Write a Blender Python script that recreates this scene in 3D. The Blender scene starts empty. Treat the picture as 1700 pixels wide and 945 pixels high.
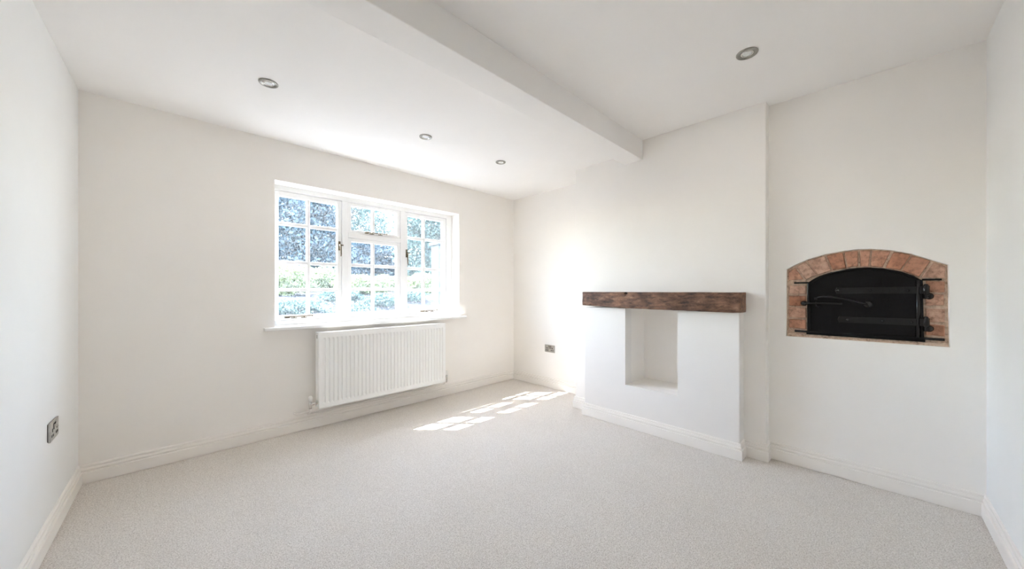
import bpy, bmesh, math, random
import numpy as np
from mathutils import Vector, Matrix

S = bpy.context.scene
COL = S.collection
random.seed(7)
rng = np.random.default_rng(11)

# ------------------------------------------------------------------ camera
cam = bpy.data.objects.new('camera', bpy.data.cameras.new('camera'))
COL.objects.link(cam)
cam.location = (0, 0, 1.14)
cam.rotation_euler = (math.radians(90), 0, math.radians(45.4656 - 90))
cam.data.sensor_fit = 'HORIZONTAL'
cam.data.sensor_width = 36
cam.data.lens = 36 * 584.42 / 1700
cam.data.shift_y = 10.5 / 1700
cam.data.clip_start = 0.02
S.camera = cam

# ------------------------------------------------------------------ sky, sun, exposure
SKY = 1.67
DOWN = 0.7
world = bpy.data.worlds.new('world')
S.world = world
world.use_nodes = True
wn = world.node_tree
bg = wn.nodes['Background']
sky = wn.nodes.new('ShaderNodeTexSky')
sky.sky_type = 'NISHITA'
sky.sun_disc = False
sky.sun_elevation = math.radians(51.9)
sky.sun_rotation = math.radians(-43.4)
sky.air_density = 1.0
sky.dust_density = 0.6
hs = wn.nodes.new('ShaderNodeHueSaturation')
hs.inputs['Saturation'].default_value = 0.65
wn.links.new(sky.outputs[0], hs.inputs['Color'])
wn.links.new(hs.outputs[0], bg.inputs[0])
bg.inputs[1].default_value = SKY

sun = bpy.data.objects.new('sun', bpy.data.lights.new('sun', 'SUN'))
COL.objects.link(sun)
sun.data.energy = 15.5
sun.data.color = (1.0, 0.96, 0.91)
sun.data.angle = math.radians(0.12)
sun.rotation_euler = Vector((0.54, -0.561, -1.0)).to_track_quat('-Z', 'Y').to_euler()
sun.location = (-4, 8, 9)

S.view_settings.view_transform = 'Standard'
S.view_settings.look = 'None'
S.view_settings.gamma = 1
S.view_settings.use_curve_mapping = False
S.view_settings.exposure = 1.25
try:
    S.cycles.max_bounces = 16
    S.cycles.diffuse_bounces = 12
    S.cycles.transparent_max_bounces = 24
    S.cycles.sample_clamp_indirect = 10
except Exception:
    pass

# ------------------------------------------------------------------ materials
def new_mat(name):
    m = bpy.data.materials.new(name)
    m.use_nodes = True
    nt = m.node_tree
    return m, nt, nt.nodes['Principled BSDF']

def N(nt, t, **kw):
    n = nt.nodes.new(t)
    for k, v in kw.items():
        setattr(n, k, v)
    return n

def noise(nt, scale, detail=3, rough=.5, vec=None):
    n = N(nt, 'ShaderNodeTexNoise')
    n.inputs['Scale'].default_value = scale
    n.inputs['Detail'].default_value = detail
    n.inputs['Roughness'].default_value = rough
    if vec is not None:
        nt.links.new(vec, n.inputs['Vector'])
    return n

def ramp(nt, fac, stops):
    r = N(nt, 'ShaderNodeValToRGB')
    e = r.color_ramp.elements
    while len(e) < len(stops):
        e.new(.5)
    for el, (p, c) in zip(e, stops):
        el.position = p
        el.color = (*c, 1)
    nt.links.new(fac, r.inputs[0])
    return r

def coords(nt, scale=(1, 1, 1)):
    tc = N(nt, 'ShaderNodeTexCoord')
    mp = N(nt, 'ShaderNodeMapping')
    mp.inputs['Scale'].default_value = scale
    nt.links.new(tc.outputs['Object'], mp.inputs[0])
    return mp.outputs[0]

def bump(nt, b, height, strength, dist):
    bp = N(nt, 'ShaderNodeBump')
    bp.inputs['Strength'].default_value = strength
    bp.inputs['Distance'].default_value = dist
    nt.links.new(height, bp.inputs['Height'])
    nt.links.new(bp.outputs[0], b.inputs['Normal'])

def simple(name, color, rough=.5, metal=0., vary=0., scale=8, bstr=0., bscale=60, bdist=.001, spec=.5):
    m, nt, b = new_mat(name)
    v = coords(nt)
    n = noise(nt, scale, 4, .6, v)
    lo = tuple(max(0, c * (1 - vary)) for c in color)
    hi = tuple(min(1, c * (1 + vary)) for c in color)
    r = ramp(nt, n.outputs[0], [(.3, lo), (.7, hi)])
    nt.links.new(r.outputs[0], b.inputs['Base Color'])
    b.inputs['Roughness'].default_value = rough
    b.inputs['Metallic'].default_value = metal
    b.inputs['Specular IOR Level'].default_value = spec
    if bstr:
        n2 = noise(nt, bscale, 5, .6, v)
        bump(nt, b, n2.outputs[0], bstr, bdist)
    return m

M = {}
M['wall'] = simple('wall_paint', (.885, .855, .815), .75, vary=.012, scale=2.5, bstr=.25, bscale=9, bdist=.004, spec=.25)
M['wall_dim_cool'] = simple('wall_paint_dim_cool', (.81, .81, .795), .75, vary=.012, scale=2.5, bstr=.25, bscale=9, bdist=.004, spec=.25)  # cooler, darker wall paint: its colour offsets overly strong window light
M['wall_dim'] = simple('wall_paint_dim', (.825, .80, .77), .75, vary=.012, scale=2.5, bstr=.25, bscale=9, bdist=.004, spec=.25)  # wall paint darkened so its colour counters excess light on the fireplace
M['ceiling'] = simple('ceiling_paint', (.89, .87, .85), .85, vary=.01, scale=2, spec=.2)
M['trim'] = simple('satin_trim_paint', (.865, .83, .785), .35, vary=.01, scale=5)
M['white'] = simple('white_gloss_paint', (.88, .88, .87), .3, vary=.01, scale=5)
M['rad'] = simple('radiator_enamel', (.92, .92, .91), .28, vary=.008, scale=4)
M['chrome'] = simple('chrome', (.72, .71, .69), .18, metal=1, vary=.05, scale=30)
M['nickel'] = simple('brushed_nickel', (.50, .49, .46), .32, metal=1, vary=.12, scale=40)
M['pewter'] = simple('dark_window_metal', (.16, .13, .09), .4, metal=.8, vary=.2, scale=60)
M['dark'] = simple('dark_hole', (.012, .012, .012), .7)
M['lens'] = simple('lamp_lens', (.80, .81, .80), .12, vary=.15, scale=140, bstr=.6, bscale=160, bdist=.003)
M['plastic'] = simple('white_plastic', (.84, .83, .80), .4, vary=.02)
M['iron'] = simple('black_iron', (.003, .003, .0034), .22, vary=.5, scale=25, bstr=.3, bscale=38, bdist=.002, spec=.22)
M['iron_fittings'] = simple('black_iron_fittings', (.006, .006, .0065), .2, vary=.4, scale=40, bstr=.35, bscale=50, bdist=.002, spec=.42)
M['bezel'] = simple('dull_nickel', (.33, .32, .29), .3, metal=1, vary=.15, scale=40)
M['pillar'] = simple('grey_render', (.075, .09, .095), .9, vary=.25, scale=6, bstr=.4, bscale=40, bdist=.006)
M['bark'] = simple('bark', (.06, .05, .045), .95, vary=.4, scale=12, bstr=.8, bscale=30, bdist=.01)

def mat_carpet():
    m, nt, b = new_mat('carpet_pile')
    v = coords(nt)
    n1 = noise(nt, 210, 3, .75, v)
    n2 = noise(nt, 1.6, 3, .6, v)
    n3 = noise(nt, 85, 2, .6, v)
    r1 = ramp(nt, n1.outputs[0], [(.32, (.46, .41, .355)), (.52, (.765, .72, .667)), (.7, (.94, .905, .86))])
    r2 = ramp(nt, n2.outputs[0], [(.3, (.95, .94, .93)), (.7, (1, 1, 1))])
    mx = N(nt, 'ShaderNodeMix', data_type='RGBA', blend_type='MULTIPLY')
    mx.inputs[0].default_value = 1
    nt.links.new(r1.outputs[0], mx.inputs[6])
    nt.links.new(r2.outputs[0], mx.inputs[7])
    nt.links.new(mx.outputs[2], b.inputs['Base Color'])
    b.inputs['Roughness'].default_value = .95
    b.inputs['Specular IOR Level'].default_value = .1
    b.inputs['Sheen Weight'].default_value = .15
    ad = N(nt, 'ShaderNodeMath', operation='ADD')
    nt.links.new(n1.outputs[0], ad.inputs[0])
    nt.links.new(n3.outputs[0], ad.inputs[1])
    bump(nt, b, ad.outputs[0], .7, .006)
    return m
M['carpet'] = mat_carpet()

def mat_wood():
    m, nt, b = new_mat('old_oak')
    v = coords(nt, (9, 3.0, 9))
    v2 = coords(nt, (1, 1, 1))
    n1 = noise(nt, 3.2, 8, .68, v)
    n2 = noise(nt, 5.5, 5, .6, v2)
    n3 = noise(nt, 60, 3, .6, coords(nt, (1, .35, 1)))
    r1 = ramp(nt, n1.outputs[0], [(.28, (.035, .016, .010)), (.44, (.13, .062, .036)), (.58, (.24, .125, .072)), (.76, (.40, .25, .155))])
    r2 = ramp(nt, n2.outputs[0], [(.32, (.42, .36, .33)), (.5, (.95, .92, .9)), (.72, (1.25, 1.2, 1.12))])
    r3 = ramp(nt, n3.outputs[0], [(.34, (.35, .32, .3)), (.48, (1, 1, 1))])
    mx = N(nt, 'ShaderNodeMix', data_type='RGBA', blend_type='MULTIPLY'); mx.inputs[0].default_value = 1
    nt.links.new(r1.outputs[0], mx.inputs[6]); nt.links.new(r2.outputs[0], mx.inputs[7])
    my = N(nt, 'ShaderNodeMix', data_type='RGBA', blend_type='MULTIPLY'); my.inputs[0].default_value = .8
    nt.links.new(mx.outputs[2], my.inputs[6]); nt.links.new(r3.outputs[0], my.inputs[7])
    nt.links.new(my.outputs[2], b.inputs['Base Color'])
    b.inputs['Roughness'].default_value = .6
    ad = N(nt, 'ShaderNodeMath', operation='ADD')
    nt.links.new(n1.outputs[0], ad.inputs[0]); nt.links.new(n3.outputs[0], ad.inputs[1])
    bump(nt, b, ad.outputs[0], .8, .006)
    return m
M['wood'] = mat_wood()
M['wood_dark'] = simple('dark_knot', (.014, .009, .006), .9, vary=.4, scale=60)

def mat_brick():
    m, nt, b = new_mat('red_brick')
    oi = N(nt, 'ShaderNodeObjectInfo')
    v = coords(nt)
    n1 = noise(nt, 42, 6, .7, v)
    n2 = noise(nt, 14, 4, .6, v)
    ra = ramp(nt, oi.outputs['Random'], [(0, (.46, .215, .125)), (.5, (.56, .31, .205)), (1, (.55, .37, .275))])
    rb = ramp(nt, n1.outputs[0], [(.30, (.38, .32, .3)), (.5, (1, 1, 1)), (.72, (1.25, 1.35, 1.4))])
    rc = ramp(nt, n2.outputs[0], [(.3, (.72, .66, .62)), (.7, (1.12, 1.1, 1.1))])
    mx = N(nt, 'ShaderNodeMix', data_type='RGBA', blend_type='MULTIPLY'); mx.inputs[0].default_value = 1
    nt.links.new(ra.outputs[0], mx.inputs[6]); nt.links.new(rb.outputs[0], mx.inputs[7])
    my = N(nt, 'ShaderNodeMix', data_type='RGBA', blend_type='MULTIPLY'); my.inputs[0].default_value = 1
    nt.links.new(mx.outputs[2], my.inputs[6]); nt.links.new(rc.outputs[0], my.inputs[7])
    nt.links.new(my.outputs[2], b.inputs['Base Color'])
    b.inputs['Roughness'].default_value = .85
    bump(nt, b, n1.outputs[0], .8, .005)
    return m
M['brick'] = mat_brick()

def mat_mortar():
    m, nt, b = new_mat('lime_mortar')
    v = coords(nt)
    n1 = noise(nt, 55, 6, .7, v)
    r = ramp(nt, n1.outputs[0], [(.3, (.20, .14, .09)), (.43, (.56, .40, .29)), (.6, (.72, .55, .42)), (.75, (.80, .68, .56))])
    nt.links.new(r.outputs[0], b.inputs['Base Color'])
    b.inputs['Roughness'].default_value = .95
    bump(nt, b, n1.outputs[0], 1, .008)
    return m
M['mortar'] = mat_mortar()

def mat_gravel():
    m, nt, b = new_mat('gravel')
    v = coords(nt)
    n1 = noise(nt, 20, 4, .75, v)
    r = ramp(nt, n1.outputs[0], [(.38, (.008, .010, .014)), (.5, (.045, .048, .054)), (.6, (.20, .195, .195))])
    nt.links.new(r.outputs[0], b.inputs['Base Color'])
    b.inputs['Roughness'].default_value = .95
    bump(nt, b, n1.outputs[0], 1, .05)
    return m
M['gravel'] = mat_gravel()

def mat_leaf(name, lo, hi, trans):
    m, nt, b = new_mat(name)
    g = N(nt, 'ShaderNodeNewGeometry')
    r = ramp(nt, g.outputs['Random Per Island'], [(0, lo), (1, hi)])
    nt.links.new(r.outputs[0], b.inputs['Base Color'])
    b.inputs['Roughness'].default_value = .45
    tr = N(nt, 'ShaderNodeBsdfTranslucent')
    nt.links.new(r.outputs[0], tr.inputs[0])
    mx = N(nt, 'ShaderNodeMixShader')
    mx.inputs[0].default_value = trans
    nt.links.new(b.outputs[0], mx.inputs[1]); nt.links.new(tr.outputs[0], mx.inputs[2])
    nt.links.new(mx.outputs[0], nt.nodes['Material Output'].inputs[0])
    return m
M['leaf_dark'] = mat_leaf('dark_leaves', (.018, .042, .060), (.12, .19, .23), .15)
M['leaf_mid'] = mat_leaf('mid_leaves', (.03, .07, .065), (.18, .27, .24), .3)
M['leaf_lime'] = mat_leaf('lime_leaves', (.13, .17, .07), (.46, .52, .29), .4)

def mat_glass():
    """single glazing with rain marks and dust on its outside"""
    m, nt, b = new_mat('window_glass')
    nt.nodes.remove(b)
    t = N(nt, 'ShaderNodeBsdfTransparent')
    t.inputs[0].default_value = (.965, .985, 1, 1)
    g = N(nt, 'ShaderNodeBsdfGlossy')
    g.inputs['Roughness'].default_value = .03
    n1 = noise(nt, 5, 2, .5, coords(nt))
    bp = N(nt, 'ShaderNodeBump'); bp.inputs['Strength'].default_value = .15; bp.inputs['Distance'].default_value = .01
    nt.links.new(n1.outputs[0], bp.inputs['Height']); nt.links.new(bp.outputs[0], g.inputs['Normal'])
    mx = N(nt, 'ShaderNodeMixShader'); mx.inputs[0].default_value = .06
    nt.links.new(t.outputs[0], mx.inputs[1]); nt.links.new(g.outputs[0], mx.inputs[2])
    tr = N(nt, 'ShaderNodeBsdfTranslucent'); tr.inputs[0].default_value = (.86, .93, .97, 1)
    n2 = noise(nt, 115, 3, .7, coords(nt, (1, 1, .6)))
    r = ramp(nt, n2.outputs[0], [(.44, (.001, .001, .001)), (.62, (.034, .034, .034))])
    my = N(nt, 'ShaderNodeMixShader')
    nt.links.new(r.outputs[0], my.inputs[0])
    nt.links.new(mx.outputs[0], my.inputs[1]); nt.links.new(tr.outputs[0], my.inputs[2])
    nt.links.new(my.outputs[0], nt.nodes['Material Output'].inputs[0])
    return m
M['glass'] = mat_glass()

# ------------------------------------------------------------------ mesh helpers
def box(bm, x0, x1, y0, y1, z0, z1, bev=0.):
    sub = bmesh.new()
    bmesh.ops.create_cube(sub, size=1)
    for v in sub.verts:
        v.co = Vector((x0 + (v.co.x + .5) * (x1 - x0), y0 + (v.co.y + .5) * (y1 - y0), z0 + (v.co.z + .5) * (z1 - z0)))
    if bev:
        bmesh.ops.bevel(sub, geom=sub.edges[:], offset=bev, segments=2, profile=.5, affect='EDGES')
    merge(bm, sub)

def merge(bm, sub):
    me = bpy.data.meshes.new('tmp')
    sub.to_mesh(me); sub.free()
    bm.from_mesh(me)
    bpy.data.meshes.remove(me)

def prism(bm, pts, axis, a, b, inset=0., depth=0.):
    """extrude a 2-D outline along an axis from a (front) to b; optional chamfered front face"""
    def P(p, h):
        if axis == 'z': return Vector((p[0], p[1], h))
        if axis == 'x': return Vector((h, p[0], p[1]))
        return Vector((p[0], h, p[1]))
    sub = bmesh.new()
    n = len(pts)
    back = [sub.verts.new(P(p, b)) for p in pts]
    rings = [back]
    if inset:
        s = 1 if b > a else -1
        rings.append([sub.verts.new(P(p, a + s * depth)) for p in pts])
        cx = sum(p[0] for p in pts) / n; cy = sum(p[1] for p in pts) / n
        q = []
        for p in pts:
            dx, dy = cx - p[0], cy - p[1]
            l = math.hypot(dx, dy) or 1
            q.append((p[0] + dx / l * inset, p[1] + dy / l * inset))
        rings.append([sub.verts.new(P(p, a)) for p in q])
    else:
        rings.append([sub.verts.new(P(p, a)) for p in pts])
    sub.faces.new(rings[0])
    sub.faces.new(rings[-1])
    for r0, r1 in zip(rings, rings[1:]):
        for i in range(n):
            sub.faces.new((r0[i], r0[(i + 1) % n], r1[(i + 1) % n], r1[i]))
    bmesh.ops.recalc_face_normals(sub, faces=sub.faces[:])
    merge(bm, sub)

def tube(bm, pts, r, seg=10, radii=None, caps=True):
    pts = [Vector(p) for p in pts]
    sub = bmesh.new()
    rings = []
    prev = None
    for i, p in enumerate(pts):
        if i == 0: d = pts[1] - p
        elif i == len(pts) - 1: d = p - pts[i - 1]
        else: d = (pts[i + 1] - p).normalized() + (p - pts[i - 1]).normalized()
        d.normalize()
        if prev is None:
            u = d.orthogonal().normalized()
        else:
            u = (prev - d * prev.dot(d))
            u = u.normalized() if u.length > 1e-6 else d.orthogonal().normalized()
        prev = u
        w = d.cross(u)
        rr = radii[i] if radii else r
        rings.append([sub.verts.new(p + (u * math.cos(t) + w * math.sin(t)) * rr) for t in [2 * math.pi * k / seg for k in range(seg)]])
    for r0, r1 in zip(rings, rings[1:]):
        for k in range(seg):
            f = sub.faces.new((r0[k], r0[(k + 1) % seg], r1[(k + 1) % seg], r1[k])); f.smooth = True
    if caps:
        sub.faces.new(rings[0][::-1]); sub.faces.new(rings[-1])
    bmesh.ops.recalc_face_normals(sub, faces=sub.faces[:])
    merge(bm, sub)

def lathe(bm, prof, centre, axis=(0, 0, 1), seg=28, smooth=True):
    """prof: list of (radius, height) along axis"""
    ax = Vector(axis).normalized(); u = ax.orthogonal().normalized(); w = ax.cross(u); c = Vector(centre)
    sub = bmesh.new()
    rings = []
    for r, h in prof:
        if r < 1e-6:
            rings.append([sub.verts.new(c + ax * h)])
        else:
            rings.append([sub.verts.new(c + ax * h + (u * math.cos(t) + w * math.sin(t)) * r) for t in [2 * math.pi * k / seg for k in range(seg)]])
    for r0, r1 in zip(rings, rings[1:]):
        for k in range(seg):
            k2 = (k + 1) % seg
            if len(r0) == 1 and len(r1) == 1: continue
            if len(r0) == 1: f = sub.faces.new((r0[0], r1[k], r1[k2]))
            elif len(r1) == 1: f = sub.faces.new((r0[k], r0[k2], r1[0]))
            else: f = sub.faces.new((r0[k], r0[k2], r1[k2], r1[k]))
            f.smooth = smooth
    bmesh.ops.recalc_face_normals(sub, faces=sub.faces[:])
    merge(bm, sub)

def obj(name, bm, mat, parent=None, origin=None):
    me = bpy.data.meshes.new(name)
    if origin is None and parent is None and len(bm.verts):
        xs = [v.co for v in bm.verts]
        origin = Vector(((min(v.x for v in xs) + max(v.x for v in xs)) / 2, (min(v.y for v in xs) + max(v.y for v in xs)) / 2, min(v.z for v in xs)))
    base = Vector((0, 0, 0))
    if parent is not None:
        q = parent
        while q is not None:
            base = base + q.location; q = q.parent
    off = Vector(origin) if origin is not None else base
    for v in bm.verts:
        v.co -= off
    bm.to_mesh(me); bm.free()
    me.materials.append(M[mat] if isinstance(mat, str) else mat)
    o = bpy.data.objects.new(name, me)
    COL.objects.link(o)
    if parent is not None:
        o.parent = parent
        o.location = off - base
    else:
        o.location = off
    return o

def tag(o, label=None, cat=None, group=None, kind=None):
    if label: o['label'] = label
    if cat: o['category'] = cat
    if group: o['group'] = group
    if kind: o['kind'] = kind
    return o

def empty(name, loc):
    o = bpy.data.objects.new(name, None)
    o.empty_display_size = .1
    COL.objects.link(o)
    o.location = loc
    return o

def boxes(name, mat, lst, parent=None, bev=0.):
    bm = bmesh.new()
    for b in lst:
        box(bm, *b, bev=bev)
    return obj(name, bm, mat, parent)

# ------------------------------------------------------------------ room shell
XL0, XL1 = -0.4525, -0.366          # left wall: near end, far end
YW, YF = 3.255, -0.412              # window wall, wall beside the camera
XA, XB, XP, XO = 3.229, 2.857, 2.75, 2.945   # alcove, chimney breast, fireplace, oven wall
YB0, YB1, YP0, YP1 = .486, 2.021, .613, 1.842
ZL, ZR = 2.32, 2.405
ZT = 2.62

def structure(o, label, cat):
    return tag(o, label, cat, kind='structure')

bm = bmesh.new(); box(bm, -.7, 3.5, -.7, 3.47, -.12, 0)
structure(obj('floor', bm, 'carpet'), 'pale beige wall to wall carpet with short speckled pile', 'floor')

bm = bmesh.new()
box(bm, -.7, 3.5, 1.42, 3.47, ZL, ZT)
box(bm, -.7, 3.5, -.7, 1.42, ZR, ZT)
structure(obj('ceiling', bm, 'ceiling'), 'smooth white ceiling stepping up past the boxed beam', 'ceiling')

bm = bmesh.new(); box(bm, -.7, 3.4, 1.338, 1.51, 2.24, ZT - .1, bev=.004)
structure(obj('trim_1', bm, 'ceiling'), 'boxed-in cream beam crossing the ceiling to the chimney breast', 'beam')

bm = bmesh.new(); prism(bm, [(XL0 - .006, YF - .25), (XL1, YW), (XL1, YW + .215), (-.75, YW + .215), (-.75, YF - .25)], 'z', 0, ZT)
structure(obj('wall_left', bm, 'wall_dim_cool'), 'plain pale wall on the left with a metal socket', 'wall')

WX0, WX1, WZ0, WZ1 = .606, 2.363, .858, 2.008
bm = bmesh.new()
YO = 3.47
box(bm, -.75, WX0, YW, YO, -.3, ZT); box(bm, WX1, 3.5, YW, YO, -.3, ZT)
box(bm, WX0, WX1, YW, YO, -.3, WZ0 - .03); box(bm, WX0, WX1, YW, YO, WZ1, ZT)
structure(obj('wall_window', bm, 'wall'), 'beige wall with the window and radiator', 'wall')

bm = bmesh.new(); box(bm, XA, 3.5, YB1 - .1, YW + .2, 0, ZT)
structure(obj('wall_alcove', bm, 'wall'), 'pale alcove wall left of the chimney breast', 'wall')

NY0, NY1, NZ0, NZ1, NX = 1.016, 1.44, .351, .992, 3.10
def rounded(pts, idx, r=.006, n=4):
    """round the chosen corners of a footprint"""
    out = []
    for i, p in enumerate(pts):
        if i not in idx:
            out.append(p); continue
        a = Vector(pts[i - 1]) - Vector(p); b = Vector(pts[(i + 1) % len(pts)]) - Vector(p)
        a.normalize(); b.normalize()
        c = Vector(p) + (a + b) * r
        v0 = -b * r; v1 = -a * r
        for k in range(n + 1):
            t = k / n * math.pi / 2
            q = c + v0 * math.cos(t) + v1 * math.sin(t)
            out.append((q.x, q.y))
    return out
bm = bmesh.new()
prism(bm, rounded([(XB, YB0), (XB, NY0), (3.4, NY0), (3.4, YB0)], [0]), 'z', 0, ZT)
prism(bm, rounded([(XB, NY1), (XB, YB1), (3.4, YB1), (3.4, NY1)], [1]), 'z', 0, ZT)
box(bm, XB, 3.4, NY0, NY1, 0, NZ0); box(bm, XB, 3.4, NY0, NY1, NZ1, ZT); box(bm, NX, 3.4, NY0, NY1, NZ0, NZ1)
structure(obj('wall_chimney', bm, 'wall'), 'cream chimney breast above and behind the fireplace', 'wall')

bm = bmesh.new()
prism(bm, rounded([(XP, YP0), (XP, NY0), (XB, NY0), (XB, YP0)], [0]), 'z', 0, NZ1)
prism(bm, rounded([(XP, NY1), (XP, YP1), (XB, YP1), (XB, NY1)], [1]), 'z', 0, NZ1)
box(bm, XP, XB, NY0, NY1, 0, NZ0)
structure(obj('wall_fireplace', bm, 'wall_dim'), 'plastered fireplace front with an empty square niche', 'fireplace')

# oven wall: flat face with an arched hole, reveal turned back
OUT = [(.391, .838), (.390, 1.283), (.343, 1.312), (.282, 1.343), (.195, 1.370), (.112, 1.384), (.049, 1.389), (-.007, 1.387), (-.084, 1.373), (-.162, 1.347), (-.235, 1.308), (-.292, 1.278), (-.297, .842)]
bm = bmesh.new()
rect = [(YF - .25, 0), (YB0 + .05, 0), (YB0 + .05, ZT), (YF - .25, ZT)]
ov = [bm.verts.new((XO, *p)) for p in rect]
iv = [bm.verts.new((XO, *p)) for p in OUT]
es = [bm.edges.new((l[i], l[(i + 1) % len(l)])) for l in (ov, iv) for i in range(len(l))]
bmesh.ops.triangle_fill(bm, edges=es, use_beauty=True)
inn = [((p[0] - .05) * .985 + .05, (p[1] - 1.1) * .985 + 1.1) for p in OUT]
iv2 = [bm.verts.new((XO + .030, *p)) for p in inn]
for i in range(len(OUT)):
    bm.faces.new((iv[i], iv[(i + 1) % len(OUT)], iv2[(i + 1) % len(OUT)], iv2[i]))
bmesh.ops.recalc_face_normals(bm, faces=bm.faces[:])
structure(obj('wall_oven', bm, 'wall'), 'cream wall right of the chimney breast around the bread oven', 'wall')
bm = bmesh.new(); box(bm, 3.3, 3.4, YF - .25, YB0 + .05, 0, ZT)
structure(obj('wall_rear', bm, 'wall'), 'outer brickwork behind the oven wall', 'wall')

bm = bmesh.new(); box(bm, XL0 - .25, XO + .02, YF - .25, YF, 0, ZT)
structure(obj('wall_right', bm, 'wall_dim_cool'), 'plain pale wall at the right edge of view', 'wall')

# ------------------------------------------------------------------ baseboards
PROF = [(.0, .0), (.0135, .0), (.0135, .0045), (.018, .0055), (.018, .0665), (.0165, .0695), (.0085, .0705), (.0080, .0755), (.0130, .0800), (.0128, .0860), (.0098, .0935), (.0062, .0955), (.0040, .0965), (.0040, .0995), (.0095, .1005), (.0088, .1080), (.0060, .1120), (0, .1135)]
POLY = [(XL0, YF), (XL1, YW), (XA, YW), (XA, YB1), (XB, YB1), (XB, YP1), (XP, YP1), (XP, YP0), (XB, YP0), (XB, YB0), (XO, YB0), (XO, YF)]
NAMES = ['left', 'window', 'alcove', 'chimney_side', 'chimney_far', 'fireplace_far', 'fireplace', 'fireplace_near', 'chimney_near', 'chimney_return', 'oven', 'right']
DESC = ['along the left wall', 'along the window wall below the radiator', 'along the alcove wall', 'on the alcove side of the chimney breast', 'on the chimney breast left of the fireplace',
        'on the far side of the fireplace', 'along the fireplace front', 'on the near side of the fireplace', 'on the chimney breast right of the fireplace', 'on the chimney breast return beside the oven wall', 'along the oven wall', 'along the right wall']
def miter(i):
    n = len(POLY)
    p = Vector(POLY[i]); a = (p - Vector(POLY[i - 1])).normalized(); b = (Vector(POLY[(i + 1) % n]) - p).normalized()
    na = Vector((a.y, -a.x)); nb = Vector((b.y, -b.x))
    m = (na + nb); m.normalize()
    return m / max(.2, m.dot(na))
for i in range(len(POLY)):
    j = (i + 1) % len(POLY)
    bm = bmesh.new()
    rows = []
    for k in (i, j):
        p = Vector(POLY[k]); m = miter(k)
        rows.append([bm.verts.new((p.x + m.x * d, p.y + m.y * d, z)) for d, z in PROF])
    n = len(PROF)
    for q in range(n):
        bm.faces.new((rows[0][q], rows[0][(q + 1) % n], rows[1][(q + 1) % n], rows[1][q]))
    bm.faces.new(rows[0]); bm.faces.new(rows[1][::-1])
    bmesh.ops.recalc_face_normals(bm, faces=bm.faces[:])
    structure(obj('baseboard_' + NAMES[i], bm, 'trim'), 'cream moulded skirting board ' + DESC[i], 'skirting')

# ------------------------------------------------------------------ window
YS = 3.405      # room-side face of sashes
YG = 3.430      # glass
win = empty('window_1', ((WX0 + WX1) / 2, 3.43, WZ0))
structure(win, 'white three-light cottage window with small panes in a deep reveal', 'window')
boxes('window_frame', 'white', [
    (WX0 - .02, .624, 3.398, 3.462, WZ0, WZ1 + .02), (2.290, WX1 + .02, 3.398, 3.462, WZ0, WZ1 + .02),
    (.624, 2.290, 3.398, 3.462, 1.966, WZ1 + .02), (.624, 2.290, 3.398, 3.462, WZ0 - .01, .893)], win, bev=.003)
boxes('mullion', 'white', [(1.155, 1.208, 3.396, 3.462, .893, 1.966)], win, bev=.004)
boxes('mullion', 'white', [(1.730, 1.781, 3.396, 3.462, .893, 1.966)], win, bev=.004)
boxes('transom', 'white', [(1.208, 1.730, 3.396, 3.462, 1.636, 1.679)], win, bev=.004)
# reveal lining and sill
boxes('window_sill', 'white', [(.533, 2.430, 3.196, 3.262, .832, .856), (WX0, WX1, 3.25, 3.40, .832, .856)], win, bev=.004)

def sash(x0, x1, z0, z1, l, r, t, b, cols, rows, name='casement'):
    c = boxes(name, 'white', [(x0, x0 + l, YS, YS + .045, z0, z1), (x1 - r, x1, YS, YS + .045, z0, z1),
                              (x0 + l, x1 - r, YS, YS + .045, z1 - t, z1), (x0 + l, x1 - r, YS, YS + .045, z0, z0 + b)], win, bev=.003)
    xs = [x0 + l] + [e for q in cols for e in (q - .0125, q + .0125)] + [x1 - r]
    zs = [z0 + b] + [e for q in rows for e in (q - .0145, q + .0145)] + [z1 - t]
    for q in cols:
        boxes('glazing_bar', 'white', [(q - .0125, q + .0125, YS + .006, YS + .042, z0 + b, z1 - t)], c, bev=.0035)
    for i in range(0, len(xs), 2):
        for q in rows:
            boxes('glazing_bar', 'white', [(xs[i], xs[i + 1], YS + .006, YS + .042, q - .0145, q + .0145)], c, bev=.0035)
        for k in range(0, len(zs), 2):
            boxes('pane', 'glass', [(xs[i] - .003, xs[i + 1] + .003, YG, YG + .003, zs[k] - .003, zs[k + 1] + .003)], c)
    return c
def stay(c, x0, x1, z, tilt=.004):
    bm = bmesh.new()
    tube(bm, [(x0, YS - .016, z), (x0 + .02, YS - .017, z + .001), ((x0 + x1) / 2, YS - .018, z + tilt * .5), (x1 - .015, YS - .018, z + tilt), (x1, YS - .02, z + tilt + .002)], .0042, 8)
    lathe(bm, [(0, 0), (.006, .001), (.007, .006), (0, .010)], (x1, YS - .026, z + tilt), (0, 1, 0), 12)
    box(bm, x0 - .012, x0 + .022, YS - .020, YS + .001, z - .010, z + .003, bev=.002)
    for xx in (x0 + .055, x1 - .06):
        box(bm, xx - .02, xx + .02, YS - .016, YS + .001, z - .014, z - .009, bev=.001)
        tube(bm, [(xx, YS - .011, z - .011), (xx, YS - .015, z + .001)], .0035, 8)
    o = obj('casement_stay', bm, 'pewter', c); return o
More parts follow.
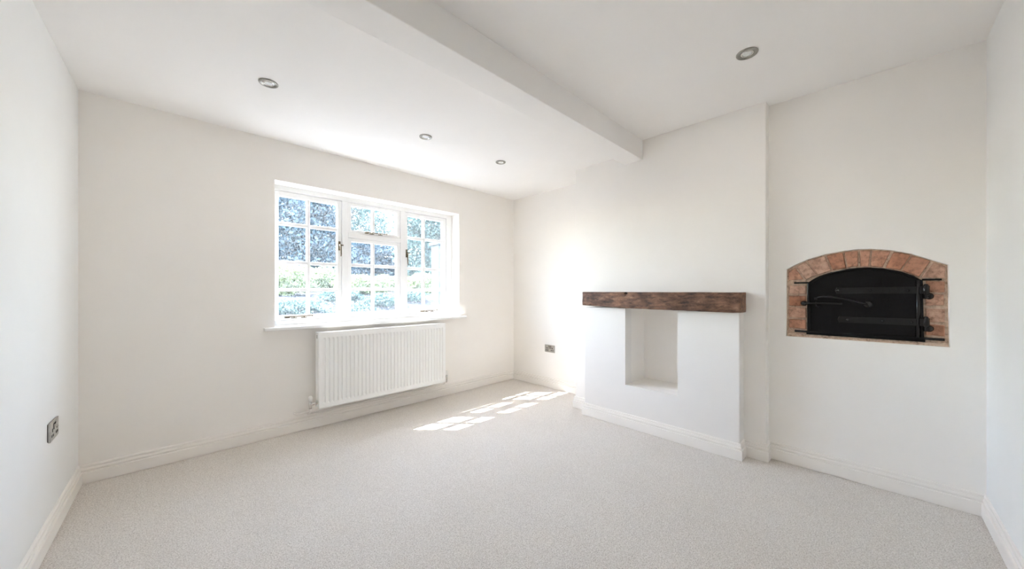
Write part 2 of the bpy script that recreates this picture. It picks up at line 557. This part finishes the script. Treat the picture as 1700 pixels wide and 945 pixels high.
def fastener(c, x, z0, z1, lean=.008):
    bm = bmesh.new()
    box(bm, x - .010, x + .010, YS - .004, YS + .001, z1 - .075, z1 + .008, bev=.002)
    tube(bm, [(x, YS - .001, z1 - .028), (x, YS - .022, z1 - .028)], .007, 10)
    tube(bm, [(x, YS - .022, z1 - .022), (x + lean * .4, YS - .026, z1 - .05), (x + lean, YS - .022, z0 + .02), (x + lean, YS - .017, z0)], .006, 10, radii=[.0065, .0075, .006, .005])
    box(bm, x - .004, x + .028, YS - .024, YS - .017, z1 - .034, z1 - .022, bev=.002)
    return obj('casement_fastener', bm, 'pewter', c)
cl = sash(.626, 1.153, .895, 1.963, .036, .036, .040, .040, [.884], [1.148, 1.377, 1.698])
stay(cl, .715, .905, .924); fastener(cl, 1.134, 1.455, 1.585)
vt = sash(1.210, 1.728, 1.681, 1.964, .030, .036, .026, .030, [1.452], [], 'vent_casement')
stay(vt, 1.375, 1.575, 1.703, .001)
cm = sash(1.210, 1.728, .895, 1.634, .030, .036, .034, .044, [1.452], [1.154, 1.382], 'fixed_light')
cr = sash(1.783, 2.288, .895, 1.963, .028, .042, .038, .040, [2.010], [1.147, 1.376, 1.700])
stay(cr, 1.975, 2.160, .923); fastener(cr, 1.800, 1.42, 1.565, .004)

# ------------------------------------------------------------------ radiator
RX0, RX1, RZ0, RZ1, RY0, RY1 = .885, 2.101, .183, .800, 3.130, 3.225
rad = empty('radiator', ((RX0 + RX1) / 2, (RY0 + RY1) / 2, 0))
rad.location.z = RZ0
tag(rad, 'white ribbed panel radiator hanging under the window', 'radiator')
def panel_bm(yf, yb, sgn):
    bm = bmesh.new()
    pitch = (RX1 - RX0 - .05) / 35
    xs = [(RX0 + .001, 0)]
    for k in range(35):
        c = RX0 + .025 + pitch * (k + .5)
        xs += [(c - .0098, 0), (c - .0055, 1), (c + .0055, 1), (c + .0098, 0)]
    xs.append((RX1 - .001, 0))
    zs = [(RZ0, 0), (RZ0 + .032, 0), (RZ0 + .046, 1), (RZ1 - .058, 1), (RZ1 - .044, 0), (RZ1 - .012, 0)]
    g = [[bm.verts.new((x, yf + sgn * .0085 * fx * fz, z)) for x, fx in xs] for z, fz in zs]
    for r0, r1 in zip(g, g[1:]):
        for k in range(len(xs) - 1):
            bm.faces.new((r0[k], r0[k + 1], r1[k + 1], r1[k]))
    # rolled rim round the panel
    a, b = min(yf, yb) - .002, max(yf, yb)
    box(bm, RX0, RX1, a, b, RZ0 - .004, RZ0 + .007, bev=.003)
    box(bm, RX0, RX0 + .008, a, b, RZ0 - .002, RZ1 - .004, bev=.003)
    box(bm, RX1 - .008, RX1, a, b, RZ0 - .002, RZ1 - .004, bev=.003)
    return bm
obj('front_panel', panel_bm(RY0 + .002, RY0 + .014, 1), 'rad', rad)
boxes('back_panel', 'rad', [(RX0 + .002, RX1 - .002, RY1 - .014, RY1, RZ0, RZ1 - .012)], rad, bev=.003)
boxes('convector_fins', 'rad', [(RX0 + .06 + .05 * k, RX0 + .064 + .05 * k, RY0 + .016, RY1 - .016, RZ0 + .05, RZ1 - .06) for k in range(22)], rad)
# top grille: rails with slots between
g = [(RX0 + .001, RX1 - .001, RY0 + .0012, RY0 + .020, RZ1 - .013, RZ1), (RX0 + .001, RX1 - .001, RY1 - .020, RY1 - .001, RZ1 - .012, RZ1)]
g += [(RX0 + .03 + .0345 * k, RX0 + .036 + .0345 * k, RY0 + .018, RY1 - .018, RZ1 - .010, RZ1 - .001) for k in range(34)]
g += [(RX0 + .001, RX1 - .001, RY0 + .045, RY0 + .050, RZ1 - .010, RZ1 - .001)]
boxes('top_grille', 'rad', g, rad)
for x0, x1, xs in ((RX0 - .001, RX0 + .003, -1), (RX1 - .003, RX1 + .001, 1)):
    sp = boxes('side_panel', 'rad', [(x0, x1, RY0 + .012, RY1 - .012, RZ0 + .06, RZ1 - .004)], rad, bev=.001)
    bm = bmesh.new()
    box(bm, x0 - .0006, x1 + .0006, RY0 + .035, RY0 + .058, RZ1 - .052, RZ1 - .022, bev=.0005)
    obj('side_slot', bm, 'nickel', sp)
def valve(x, sgn, name):
    bm = bmesh.new()
    yc, zc = 3.185, RZ0 + .034
    lathe(bm, [(0, 0), (.012, 0), (.012, .010), (.0085, .012), (.0085, .020), (.013, .021), (.013, .033), (.009, .036), (.009, .050), (0, .050)], (x - sgn * .002, yc, zc), (sgn, 0, 0), 6, False)
    xb = x + sgn * .047
    lathe(bm, [(0, -.034), (.0105, -.034), (.0105, -.020), (.012, -.018), (.012, .016), (.0085, .020), (.0085, .024), (0, .024)], (xb, yc, zc), (0, 0, 1), 14)
    o = obj(name, bm, 'chrome', rad)
    bm = bmesh.new()
    lathe(bm, [(0, .022), (.0125, .022), (.0145, .026), (.0135, .060), (.010, .066), (0, .067)], (xb, yc, zc), (0, 0, 1), 18)
    tag(obj('valve_cap', bm, 'plastic', o), 'white plastic cap')
    return xb, yc, zc
xb, yc, zc = valve(RX0, -1, 'radiator_valve')
bm = bmesh.new()
tube(bm, [(xb, yc, zc - .03), (xb, yc, zc - .052), (xb - .004, yc + .014, zc - .066), (xb - .012, 3.222, zc - .070), (xb - .04, 3.228, zc - .071), (.775, 3.228, .143), (.752, 3.230, .146), (.742, 3.238, .150), (.741, 3.252, .151)], .0082, 10)
obj('supply_pipe', bm, 'trim', rad)
bm = bmesh.new()
tube(bm, [(xb - .012, 3.228, .134), (RX1 + .02, 3.228, .134), (RX1 + .043, 3.226, .137), (RX1 + .049, 3.205, .150)], .0075, 10)
obj('return_pipe', bm, 'trim', rad)
xb, yc, zc = valve(RX1, 1, 'radiator_valve')
bm = bmesh.new()
tube(bm, [(xb, yc, zc - .03), (xb, yc, zc - .05), (xb + .006, yc + .01, zc - .057), (xb + .012, 3.225, zc - .058), (xb + .014, 3.2515, zc - .058)], .0075, 10)
tube(bm, [(xb + .004, 3.205, zc - .002), (xb + .03, 3.235, zc - .008), (xb + .034, 3.251, zc - .009)], .006, 8)
obj('wall_pipe', bm, 'chrome', rad)

# ------------------------------------------------------------------ downlights
def downlight(x, y, z, r, label):
    d = empty('ceiling_downlight', (x, y, z - .004))
    tag(d, label, 'downlight', 'recessed ceiling downlights')
    bm = bmesh.new()
    k = r / .045
    lathe(bm, [(.045 * k, .004), (.0455 * k, .001), (.044 * k, -.002), (.040 * k, -.0035), (.034 * k, -.002), (.031 * k, .001), (.028 * k, .002), (.0275 * k, .0035), (.045 * k, .0036)], (x, y, z - .004), (0, 0, 1), 40)
    obj('bezel', bm, 'bezel', d)
    bm = bmesh.new()
    lathe(bm, [(.0275 * k, .0032), (.026 * k, -.001), (.022 * k, -.0022), (.021 * k, .0005), (.020 * k, .003), (.0275 * k, .0033)], (x, y, z - .004), (0, 0, 1), 32)
    obj('inner_ring', bm, 'chrome', d)
    bm = bmesh.new()
    lathe(bm, [(.0205 * k, .0028), (.018 * k, -.0005), (.012 * k, -.002), (.006 * k, -.001), (0, -.0008)], (x, y, z - .004), (0, 0, 1), 32)
    obj('lamp_lens', bm, 'lens', d)
    fill_lamp(x, y, z)
def fill_lamp(x, y, z):  # added fill light set into an unlit downlight to even out the room
    l = bpy.data.lights.new('downlight_fill', 'AREA')
    l.shape = 'DISK'; l.size = .016; l.energy = DOWN; l.color = (1, .94, .86)
    o = bpy.data.objects.new('downlight_fill', l); COL.objects.link(o); o.location = (x, y, z - .0068)
downlight(2.206, .458, ZR, .050, 'round metal downlight in the higher ceiling near the oven wall')
downlight(.416, 2.392, ZL, .047, 'round metal downlight nearest the left wall, before the window')
downlight(1.418, 2.384, ZL, .047, 'round metal downlight above the radiator, middle of the three by the window')
downlight(2.187, 2.371, ZL, .046, 'small far round metal downlight nearest the alcove')

# ------------------------------------------------------------------ sockets
def socket(frame, label):
    """frame: Matrix, local x along the wall, y up, z out of the wall"""
    s = empty('double_socket', frame.translation)
    tag(s, label, 'socket', 'metal double wall sockets')
    def put(name, bm, mat, par=s):
        bm.transform(frame)
        return obj(name, bm, mat, par)
    bm = bmesh.new(); box(bm, -.070, .070, -.040, .040, 0, .004)
    put('back_gasket', bm, 'dark')
    bm = bmesh.new(); box(bm, -.074, .074, -.0435, .0435, .0025, .0095, bev=.002)
    pl = put('face_plate', bm, 'nickel')
    for sx in (-.038, .038):
        bm = bmesh.new(); box(bm, sx - .0045, sx + .0045, -.004, .012, .0092, .0102)
        box(bm, sx - .0165, sx - .0060, -.026, -.015, .0092, .0102); box(bm, sx + .0060, sx + .0165, -.026, -.015, .0092, .0102)
        put('pin_holes', bm, 'dark', pl)
    for sx, a in ((-.012, 1), (.012, 1)):
        bm = bmesh.new(); box(bm, sx - .0095, sx + .0095, .003, .032, .0090, .0104, bev=.0006)
        put('switch_surround', bm, 'dark', pl)
        bm = bmesh.new(); box(bm, sx - .0062, sx + .0062, .007, .027, .0095, .0135, bev=.0015)
        put('rocker_switch', bm, 'chrome', pl)
    for sx in (-.060, .060):
        bm = bmesh.new(); lathe(bm, [(0, .0112), (.002, .0110), (.0032, .0098), (.0033, .009)], (sx, 0, 0), (0, 0, 1), 12)
        put('screw', bm, 'chrome', pl)
def wall_frame(pos, along, out):
    a = Vector(along).normalized(); n = Vector(out).normalized(); u = Vector((0, 0, 1))
    m = Matrix((a, u, n)).transposed().to_4x4(); m.translation = Vector(pos)
    return m
yl = 2.676
xl = XL1 - (XL1 - XL0) / (YW - YF) * (YW - yl)
dl = Vector((XL1 - XL0, YW - YF, 0)).normalized()
socket(wall_frame((xl, yl, .493), dl, (dl.y, -dl.x, 0)), 'metal double socket on the plain left wall')
socket(wall_frame((XA, 2.642, .460), (0, -1, 0), (-1, 0, 0)), 'small metal double socket low in the alcove beside the fireplace')

# ------------------------------------------------------------------ mantel beam
def mantel():
    MX0, MX1, MY0, MY1, MZ0, MZ1 = 2.703, XB, .600, 1.835, .9925, 1.131
    ny, nz, nx = 120, 14, 10
    bm = bmesh.new()
    from mathutils import noise as mn
    def edge_lo(y):
        t = (MY1 - y) / (MY1 - MY0)      # 0 at the far end
        e = MZ0 + .006 * (1 - t)
        if t < .30: e += .010 * (1 - t / .30) ** .5 * 1.0
        return e
    def P(i, s):
        """s: perimeter parameter over front/bottom/back/top as (x01, z01)"""
        y = MY0 + (MY1 - MY0) * i / ny
        x01, z01 = s
        lo = edge_lo(y); hi = MZ1 - .003 * (mn.noise((y * 5, 0, 3)) * .5 + .5)
        z = lo + (hi - lo) * z01
        x = MX0 + (MX1 - MX0) * x01
        if x01 < .98:
            d = .0045 * mn.noise((x * 9, y * 4.5, z * 14)) + .002 * mn.noise((x * 40, y * 22, z * 55))
            # adze scallops across the face
            d += .0022 * abs(math.sin(y * 21 + 1.3 * mn.noise((y * 3, z * 3, 1))))
            edge = min(x01 * (MX1 - MX0), .03)
            rz = min(z01, 1 - z01) * (hi - lo)
            x += d
            if z01 < .02 and z > lo - .01: z += max(0, .004 * mn.noise((y * 14, x * 10, 7)))
            if x01 < .02 and rz < .001: x += .005 + .003 * mn.noise((y * 25, z * 3, 0))
            # knot bite on the upper edge
            q = math.hypot((y - 1.412) / .017, (z - hi + .006) / .016)
            if x01 < .3 and q < 1: x += .022 * (1 - q * q) ** .5
        if i in (0, ny): y += .004 * mn.noise((x * 20, z * 20, i)) * (1 if i else -1) - (0 if i else 0)
        return (x, y, z)
    per = [(0, k / nz) for k in range(nz, 0, -1)] + [(k / nx, 0) for k in range(nx)] + [(1, k / nz) for k in range(nz)] + [(k / nx, 1) for k in range(nx, 0, -1)]
    rings = [[bm.verts.new(P(i, s)) for s in per] for i in range(ny + 1)]
    m = len(per)
    for r0, r1 in zip(rings, rings[1:]):
        for k in range(m):
            f = bm.faces.new((r0[k], r0[(k + 1) % m], r1[(k + 1) % m], r1[k])); f.smooth = True
    for r in (rings[0], rings[-1]):
        bm.faces.new(r)
    bmesh.ops.recalc_face_normals(bm, faces=bm.faces[:])
    o = obj('mantel_beam', bm, 'wood')
    tag(o, 'rough dark oak mantel beam resting on the plastered fireplace', 'mantel')
    bm = bmesh.new()
    lathe(bm, [(0, -.006), (.008, -.005), (.012, .002), (.013, .008)], (MX0 + .013, 1.413, 1.116), (-1, 0, 0), 12)
    tag(obj('knot_hole', bm, 'wood_dark', o), 'dark knot hole')
mantel()

# ------------------------------------------------------------------ bread oven
ovn = empty('bread_oven', (2.96, .045, .842))
tag(ovn, 'old bread oven with black iron door in an arched brick surround', 'oven')
bm = bmesh.new(); prism(bm, [((p[0] - .05) * .995 + .05, (p[1] - 1.1) * .995 + 1.1) for p in OUT], 'x', 2.9625, 3.02)
obj('mortar_bed', bm, 'mortar', ovn)
JIN = [(.295, 1.213), (.233, 1.242), (.167, 1.266), (.099, 1.281), (.044, 1.286), (.000, 1.283), (-.058, 1.275), (-.124, 1.254), (-.193, 1.217)]
JOUT = [(.341, 1.298), (.289, 1.330), (.195, 1.359), (.112, 1.375), (.046, 1.379), (-.007, 1.377), (-.089, 1.364), (-.162, 1.338), (-.236, 1.297)]
def lerp(a, b, t): return (a[0] + (b[0] - a[0]) * t, a[1] + (b[1] - a[1]) * t)
polys = []
for k in range(8):
    w = math.dist(JIN[k], JIN[k + 1]); g = .0045 / w
    wo = math.dist(JOUT[k], JOUT[k + 1]); go = .0045 / wo
    om = lerp(JOUT[k], JOUT[k + 1], .5); im = lerp(JIN[k], JIN[k + 1], .5)
    polys.append([lerp(JIN[k], JIN[k + 1], g), lerp(JOUT[k], JOUT[k + 1], go), (om[0], om[1] + .002), lerp(JOUT[k], JOUT[k + 1], 1 - go), lerp(JIN[k], JIN[k + 1], 1 - g), (im[0], im[1] + .001)])
polys.append([(.379, 1.211), (.381, 1.268), (.345, 1.291), (.301, 1.214)])
polys.append([(-.200, 1.214), (-.240, 1.290), (-.283, 1.270), (-.282, 1.208)])
for z0, z1 in ((1.121, 1.176), (1.042, 1.107), (.966, 1.030), (.893, .953)):
    polys.append([(.378, z0 + .002), (.376, z1), (.291, z1 - .002), (.290, z0)])
polys.append([(-.217, 1.130), (-.216, 1.194), (-.279, 1.190), (-.279, 1.131)])
for z0, z1 in ((1.060, 1.120), (.970, 1.045), (.897, .958)):
    polys.append([(-.214, z0), (-.213, z1), (-.279, z1 - .002), (-.279, z0 + .002)])
for p in polys:
    bm = bmesh.new()
    q = [(a + random.uniform(-.002, .002), b + random.uniform(-.002, .002)) for a, b in p]
    prism(bm, q, 'x', 2.9545 + random.uniform(-.0025, .0025), 2.975, inset=.004, depth=.003)
    obj('brick', bm, 'brick', ovn)
# bottom ledge of broken brick and mortar
from mathutils import noise as mnoise
bm = bmesh.new()
nL = 40
rows = []
for k in range(nL + 1):
    y = .385 - .678 * k / nL
    zb = .840 + .004 * k / nL
    j = mnoise.noise((y * 40, 1, 2))
    rows.append([bm.verts.new(p) for p in ((2.952, y, zb - .002), (2.950 + .002 * j, y, zb + .005 + .002 * j), (2.957 + .002 * j, y, zb + .017 + .004 * mnoise.noise((y * 60, 5, 2))), (2.975, y, zb + .026))])
for r0, r1 in zip(rows, rows[1:]):
    for k in range(3):
        bm.faces.new((r0[k], r0[k + 1], r1[k + 1], r1[k]))
bmesh.ops.recalc_face_normals(bm, faces=bm.faces[:])
obj('brick_ledge', bm, 'mortar', ovn)

ARCH = [(.283, 1.189), (.255, 1.213), (.224, 1.234), (.167, 1.257), (.101, 1.273), (.049, 1.278), (.008, 1.278), (-.056, 1.269), (-.124, 1.248), (-.171, 1.222), (-.203, 1.195)]
DOOR = [(.283, .864)] + ARCH + [(-.208, .874)]
def inset_outline(pts, d):
    cx = .038; cz = 1.06
    out = []
    n = len(pts)
    for i, p in enumerate(pts):
        a = Vector(p) - Vector(pts[i - 1]); b = Vector(pts[(i + 1) % n]) - Vector(p)
        a.normalize(); b.normalize()
        na = Vector((-a.y, a.x)); nb = Vector((-b.y, b.x))
        m = na + nb; m.normalize(); m = m / max(.3, m.dot(na))
        if m.dot(Vector((cx, cz)) - Vector(p)) < 0: m = -m
        out.append((p[0] + m.x * d, p[1] + m.y * d))
    return out
def ring(bm, o, i, xf, xb):
    n = len(o)
    sub = bmesh.new()
    A = [sub.verts.new((xf + .002, *p)) for p in o]; B = [sub.verts.new((xf, *lerp(a, b, .25))) for a, b in zip(o, i)]
    Cc = [sub.verts.new((xf, *lerp(a, b, .75))) for a, b in zip(o, i)]; D = [sub.verts.new((xf + .003, *p)) for p in i]
    E0 = [sub.verts.new((xb, *p)) for p in i]; F0 = [sub.verts.new((xb, *p)) for p in o]
    for r0, r1 in ((F0, A), (A, B), (B, Cc), (Cc, D), (D, E0)):
        for k in range(n):
            sub.faces.new((r0[k], r0[(k + 1) % n], r1[(k + 1) % n], r1[k]))
    bmesh.ops.recalc_face_normals(sub, faces=sub.faces[:])
    merge(bm, sub)
bm = bmesh.new()
ring(bm, DOOR, inset_outline(DOOR, .015), 2.9445, 2.972)
box(bm, 2.946, 2.968, -.212, .287, .860, .874, bev=.002)
obj('door_frame', bm, 'iron', ovn)
bm = bmesh.new(); prism(bm, inset_outline(DOOR, .013), 'x', 2.952, 2.972)
door = obj('oven_door', bm, 'iron', ovn)
bm = bmesh.new(); box(bm, 2.949, 2.953, -.185, .264, .882, .889, bev=.001); box(bm, 2.950, 2.953, .168, .172, .889, 1.03)
obj('door_rib', bm, 'iron', door)
for nm, b in (('frame_lug', (2.950, 2.966, .278, .350, 1.187, 1.197)), ('frame_lug', (2.950, 2.966, .272, .347, .870, .883)), ('frame_lug', (2.950, 2.966, -.270, -.200, 1.196, 1.206)), ('frame_lug', (2.950, 2.966, -.280, -.205, .872, .886))):
    boxes(nm, 'iron_fittings', [b], ovn, bev=.002)
for z0, z1, y1, rv in ((1.121, 1.161, .150, (.137, -.002, -.149)), (.945, .985, .139, (.096, -.051, -.162))):
    zc = (z0 + z1) / 2
    bm = bmesh.new()
    prism(bm, [(y1 - .006, z0 + .002), (y1, zc), (y1 - .006, z1 - .002), (-.196, z1 + .003), (-.196, z0 + .003)], 'x', 2.939, 2.949, inset=.0025, depth=.002)
    st = obj('strap_hinge', bm, 'iron_fittings', ovn)
    for y in rv:
        bm = bmesh.new(); lathe(bm, [(0, .0055), (.004, .0045), (.0065, .0015), (.007, -.001)], (2.9395, y, zc + .001), (-1, 0, 0), 12)
        obj('rivet', bm, 'iron_fittings', st)
    bm = bmesh.new()
    lathe(bm, [(0, .030), (.006, .0295), (.0095, .024), (.0095, .021), (.0135, .020), (.0135, -.026), (.0105, -.027), (.0105, -.05), (0, -.052)], (2.940, -.214, zc + .006), (0, 0, 1), 16)
    box(bm, 2.931, 2.950, -.212, -.190, z0 + .002, z1 + .004, bev=.003)
    obj('hinge_barrel', bm, 'iron_fittings', st)
    bm = bmesh.new()
    lathe(bm, [(0, .020), (.010, .017), (.017, .006), (.019, -.004), (.019, -.018)], (2.948, -.225, zc - .030), (-1, 0, 0), 14)
    obj('pintle_block', bm, 'iron_fittings', st)
bm = bmesh.new(); tube(bm, [(2.944, -.185, .885), (2.944, -.186, 1.04), (2.944, -.186, 1.20)], .0085, 12)
obj('hinge_rod', bm, 'iron_fittings', ovn)
bm = bmesh.new(); lathe(bm, [(0, .034), (.009, .031), (.014, .022), (.017, .006), (.018, -.01)], (2.952, .300, 1.059), (-1, 0, 0), 16)
kp = obj('latch_keeper', bm, 'iron_fittings', ovn)
bm = bmesh.new(); box(bm, 2.926, 2.938, .118, .312, 1.056, 1.066, bev=.003)
box(bm, 2.936, 2.954, .118, .128, 1.055, 1.067, bev=.002)
lt = obj('latch_bar', bm, 'iron_fittings', ovn)
bm = bmesh.new()
tube(bm, [(2.934, .232, 1.098), (2.930, .205, 1.104), (2.930, .165, 1.102), (2.931, .10, 1.090), (2.934, .045, 1.072), (2.940, .010, 1.062)], .005, 10, radii=[.006, .0055, .005, .005, .0055, .007])
lathe(bm, [(0, .018), (.010, .016), (.016, .008), (.024, .003), (.025, -.004)], (2.951, .008, 1.060), (-1, 0, 0), 18)
obj('lift_handle', bm, 'iron_fittings', ovn)
bm = bmesh.new()
box(bm, 2.930, 2.954, .232, .248, 1.080, 1.097, bev=.003)
tube(bm, [(2.942, .240, 1.082), (2.934, .238, 1.045), (2.938, .230, 1.036), (2.946, .220, 1.040)], .005, 8)
obj('latch_guide', bm, 'iron_fittings', ovn)

# ------------------------------------------------------------------ outside
bm = bmesh.new()
gy = [3.47, 4.4, 6, 7.5, 9, 10, 13, 40]; gz = [-.05, .10, .62, 1.0, 1.12, 1.14, 1.16, 1.3]
rows = []
xsg = [-12 + k for k in range(37)]
for y, z in zip(gy, gz):
    rows.append([bm.verts.new((x, y, z + .05 * mnoise.noise((x * .7, y * .7, 0)))) for x in xsg])
for r0, r1 in zip(rows, rows[1:]):
    for k in range(len(xsg) - 1):
        bm.faces.new((r0[k], r0[k + 1], r1[k + 1], r1[k]))
bmesh.ops.recalc_face_normals(bm, faces=bm.faces[:])
structure(obj('ground', bm, 'gravel'), 'pale sunlit gravel bank rising outside the window', 'ground')

def leaf_mesh(name, centres, radii, counts, size, mat, parent):
    V = []
    for c, r, n in zip(centres, radii, counts):
        d = rng.normal(size=(n, 3)); d /= np.linalg.norm(d, axis=1)[:, None]
        rad = rng.uniform(.45, 1.0, n) ** .6
        # lumpy outline
        lump = 1 + .22 * np.sin(d[:, 0] * 7 + c[0] * 3) * np.cos(d[:, 2] * 6 + c[1]) + .12 * np.sin(d[:, 1] * 13 + d[:, 2] * 11)
        p = np.array(c) + d * (rad * lump)[:, None] * np.array(r)
        a = rng.normal(size=(n, 3)); a /= np.linalg.norm(a, axis=1)[:, None]
        b = rng.normal(size=(n, 3)); b -= a * (a * b).sum(1)[:, None]; b /= np.linalg.norm(b, axis=1)[:, None]
        s = size * rng.uniform(.6, 1.3, n)[:, None]
        quad = np.stack([p - a * s, p + b * s * .5, p + a * s, p - b * s * .5], 1)
        V.append(quad.reshape(-1, 3))
    V = np.concatenate(V)
    base = np.array(parent.location)
    V = V - base
    n = len(V) // 4
    me = bpy.data.meshes.new(name)
    me.vertices.add(len(V)); me.vertices.foreach_set('co', V.ravel().astype(np.float32))
    me.loops.add(4 * n); me.loops.foreach_set('vertex_index', np.arange(4 * n, dtype=np.int32))
    me.polygons.add(n); me.polygons.foreach_set('loop_start', np.arange(0, 4 * n, 4, dtype=np.int32))
    me.update(calc_edges=True); me.validate()
    me.materials.append(M[mat])
    o = bpy.data.objects.new(name, me); COL.objects.link(o); o.parent = parent
    o['kind'] = 'stuff'
    return o

def plant(name, cat, label, group, base, blobs, size, mat, trunk, branches=()):
    t = empty(name, base)
    tag(t, label, cat, group)
    leaf_mesh('foliage', [b[0] for b in blobs], [b[1] for b in blobs], [b[2] for b in blobs], size, mat, t)
    bm = bmesh.new()
    for pts, r0, r1 in trunk:
        k = len(pts)
        tube(bm, pts, r0, 8, radii=[r0 + (r1 - r0) * i / (k - 1) for i in range(k)])
    obj('trunk', bm, 'bark', t)
    if branches:
        bm = bmesh.new()
        for pts, r0, r1 in branches:
            k = len(pts)
            tube(bm, pts, r0, 6, radii=[r0 + (r1 - r0) * i / (k - 1) for i in range(k)])
        obj('branches', bm, 'bark', t)
    return t

def twigs(root, direction, n, length, r, spread):
    out = []
    root = Vector(root)
    for k in range(n):
        d = (Vector(direction).normalized() + Vector((random.uniform(-1, 1), random.uniform(-1, 1), random.uniform(-.5, 1))) * spread).normalized()
        p = root.copy(); pts = [p.copy()]
        for i in range(5):
            d = (d + Vector((random.uniform(-1, 1), random.uniform(-1, 1), random.uniform(-.6, .8))) * .22).normalized()
            p = p + d * length / 5 * random.uniform(.7, 1.2)
            pts.append(p.copy())
            if i in (1, 2, 3):
                q = p.copy(); dd = (d + Vector((random.uniform(-1, 1), random.uniform(-1, 1), random.uniform(-.4, 1))) * .8).normalized()
                sub = [q.copy()]
                for _ in range(3):
                    dd = (dd + Vector((random.uniform(-1, 1), random.uniform(-1, 1), random.uniform(-1, 1))) * .25).normalized()
                    q = q + dd * length * .14; sub.append(q.copy())
                out.append((sub, r * .45, r * .15))
        out.append((pts, r, r * .3))
    return out

TG = 'trees beyond the bank'
plant('garden_tree', 'tree', 'dense dark blue-green tree seen through the left casement', TG, (2.7, 12.0, 1.1),
      [((2.35, 12.0, 3.1), (1.45, 1.0, 2.1), 20000), ((3.5, 12.1, 2.35), (1.0, .9, 1.15), 10000), ((1.3, 12.1, 2.6), (1.2, .9, 1.9), 6000)], .075, 'leaf_dark',
      [([(2.7, 12.0, 1.1), (2.65, 12.0, 2.2), (2.5, 12.0, 3.2)], .13, .06)], twigs((2.9, 11.9, 2.7), (.8, -.1, 1), 8, 2.0, .022, .5))
plant('garden_tree', 'tree', 'pale feathery tree seen through the middle light', TG, (6.0, 18.5, 1.2),
      [((6.2, 18.5, 5.0), (1.7, 1.2, 1.7), 5000), ((7.4, 18.5, 4.4), (1.5, 1.2, 1.6), 8000)], .065, 'leaf_mid',
      [([(6.0, 18.5, 1.2), (6.0, 18.5, 3.0), (6.2, 18.5, 4.6)], .12, .05)], twigs((5.9, 18.4, 3.0), (-.3, 0, 1), 10, 3.0, .028, .55))
plant('garden_tree', 'tree', 'rounded dark tree low behind the middle light', TG, (5.9, 15.3, 1.15),
      [((5.6, 15.3, 2.2), (1.35, 1.0, 1.15), 12000), ((7.0, 15.4, 2.2), (1.2, .9, 1.05), 9000)], .075, 'leaf_dark',
      [([(5.9, 15.3, 1.1), (5.9, 15.3, 1.7), (5.8, 15.3, 2.4)], .10, .05)])
plant('garden_tree', 'tree', 'loose blue-green tree seen through the right casement', TG, (7.3, 12.2, 1.12),
      [((7.3, 12.2, 4.0), (1.3, .9, 1.0), 9000), ((6.9, 12.1, 2.3), (.8, .8, 1.0), 8000), ((8.2, 12.3, 2.5), (.55, .8, 1.5), 4000)], .07, 'leaf_mid',
      [([(7.3, 12.2, 1.1), (7.25, 12.2, 2.4), (7.3, 12.2, 3.8)], .11, .05)], twigs((7.3, 12.2, 2.7), (.1, 0, 1), 7, 1.8, .02, .6))
k = 0
SL = ['leftmost lime-green shrub topping the bank beyond the left casement', 'lime-green shrub beyond the right half of the left casement', 'lime-green shrub beyond the left half of the middle light',
      'lime-green shrub beyond the right half of the middle light', 'lime-green shrub beyond the left half of the right casement', 'rightmost lime-green shrub beside the grey pillar']
for (x, y, h, w), lab in zip([(1.62, 8.3, .62, .62), (2.62, 9.5, .66, .62), (3.25, 8.3, .42, .60), (4.55, 9.5, .50, .64), (4.85, 8.3, .52, .55), (6.3, 9.5, .62, .55)], SL):
    zb = 1.08
    plant('garden_shrub', 'shrub', lab, 'lime shrubs along the bank', (x, y, zb), [((x, y, zb + h * .5), (w, .42, h * .5), 5200), ((x + .1, y - .15, zb + h * .25), (w * .8, .25, h * .3), 2000)], .034, 'leaf_lime',
          [([(x, y, zb - .08), (x + .02, y, zb + h * .4), (x, y, zb + h * .8)], .03, .01)])
# low plants on the gravel bank
for (x, y), lab in zip([(1.55, 6.6), (3.1, 6.9), (3.9, 7.2), (2.3, 6.3), (2.45, 7.3)], ['small grey-green ground plant low behind the left casement, at its outer edge', 'small grey-green ground plant low behind the middle light', 'small grey-green ground plant low near the grey pillar',
                        'small grey-green ground plant low behind the inner half of the left casement', 'small grey-green ground plant set back on the bank just below the lime shrubs']):
    zb = .62 + (y - 6) * .25
    plant('ground_plant', 'plant', lab, 'low plants on the gravel', (x, y, zb), [((x, y, zb + .10), (.40, .3, .13), 1700)], .030, 'leaf_mid', [([(x, y, zb - .05), (x, y, zb + .05), (x, y, zb + .1)], .015, .008)])
pl = empty('garden_pillar', (4.56, 7.0, .7))
tag(pl, 'grey rendered garden pillar seen through the right casement', 'pillar')
boxes('shaft', 'pillar', [(4.40, 4.72, 6.85, 7.15, .70, 2.18)], pl, bev=.01)
boxes('cap', 'pillar', [(4.36, 4.76, 6.81, 7.19, 2.18, 2.25)], pl, bev=.012)
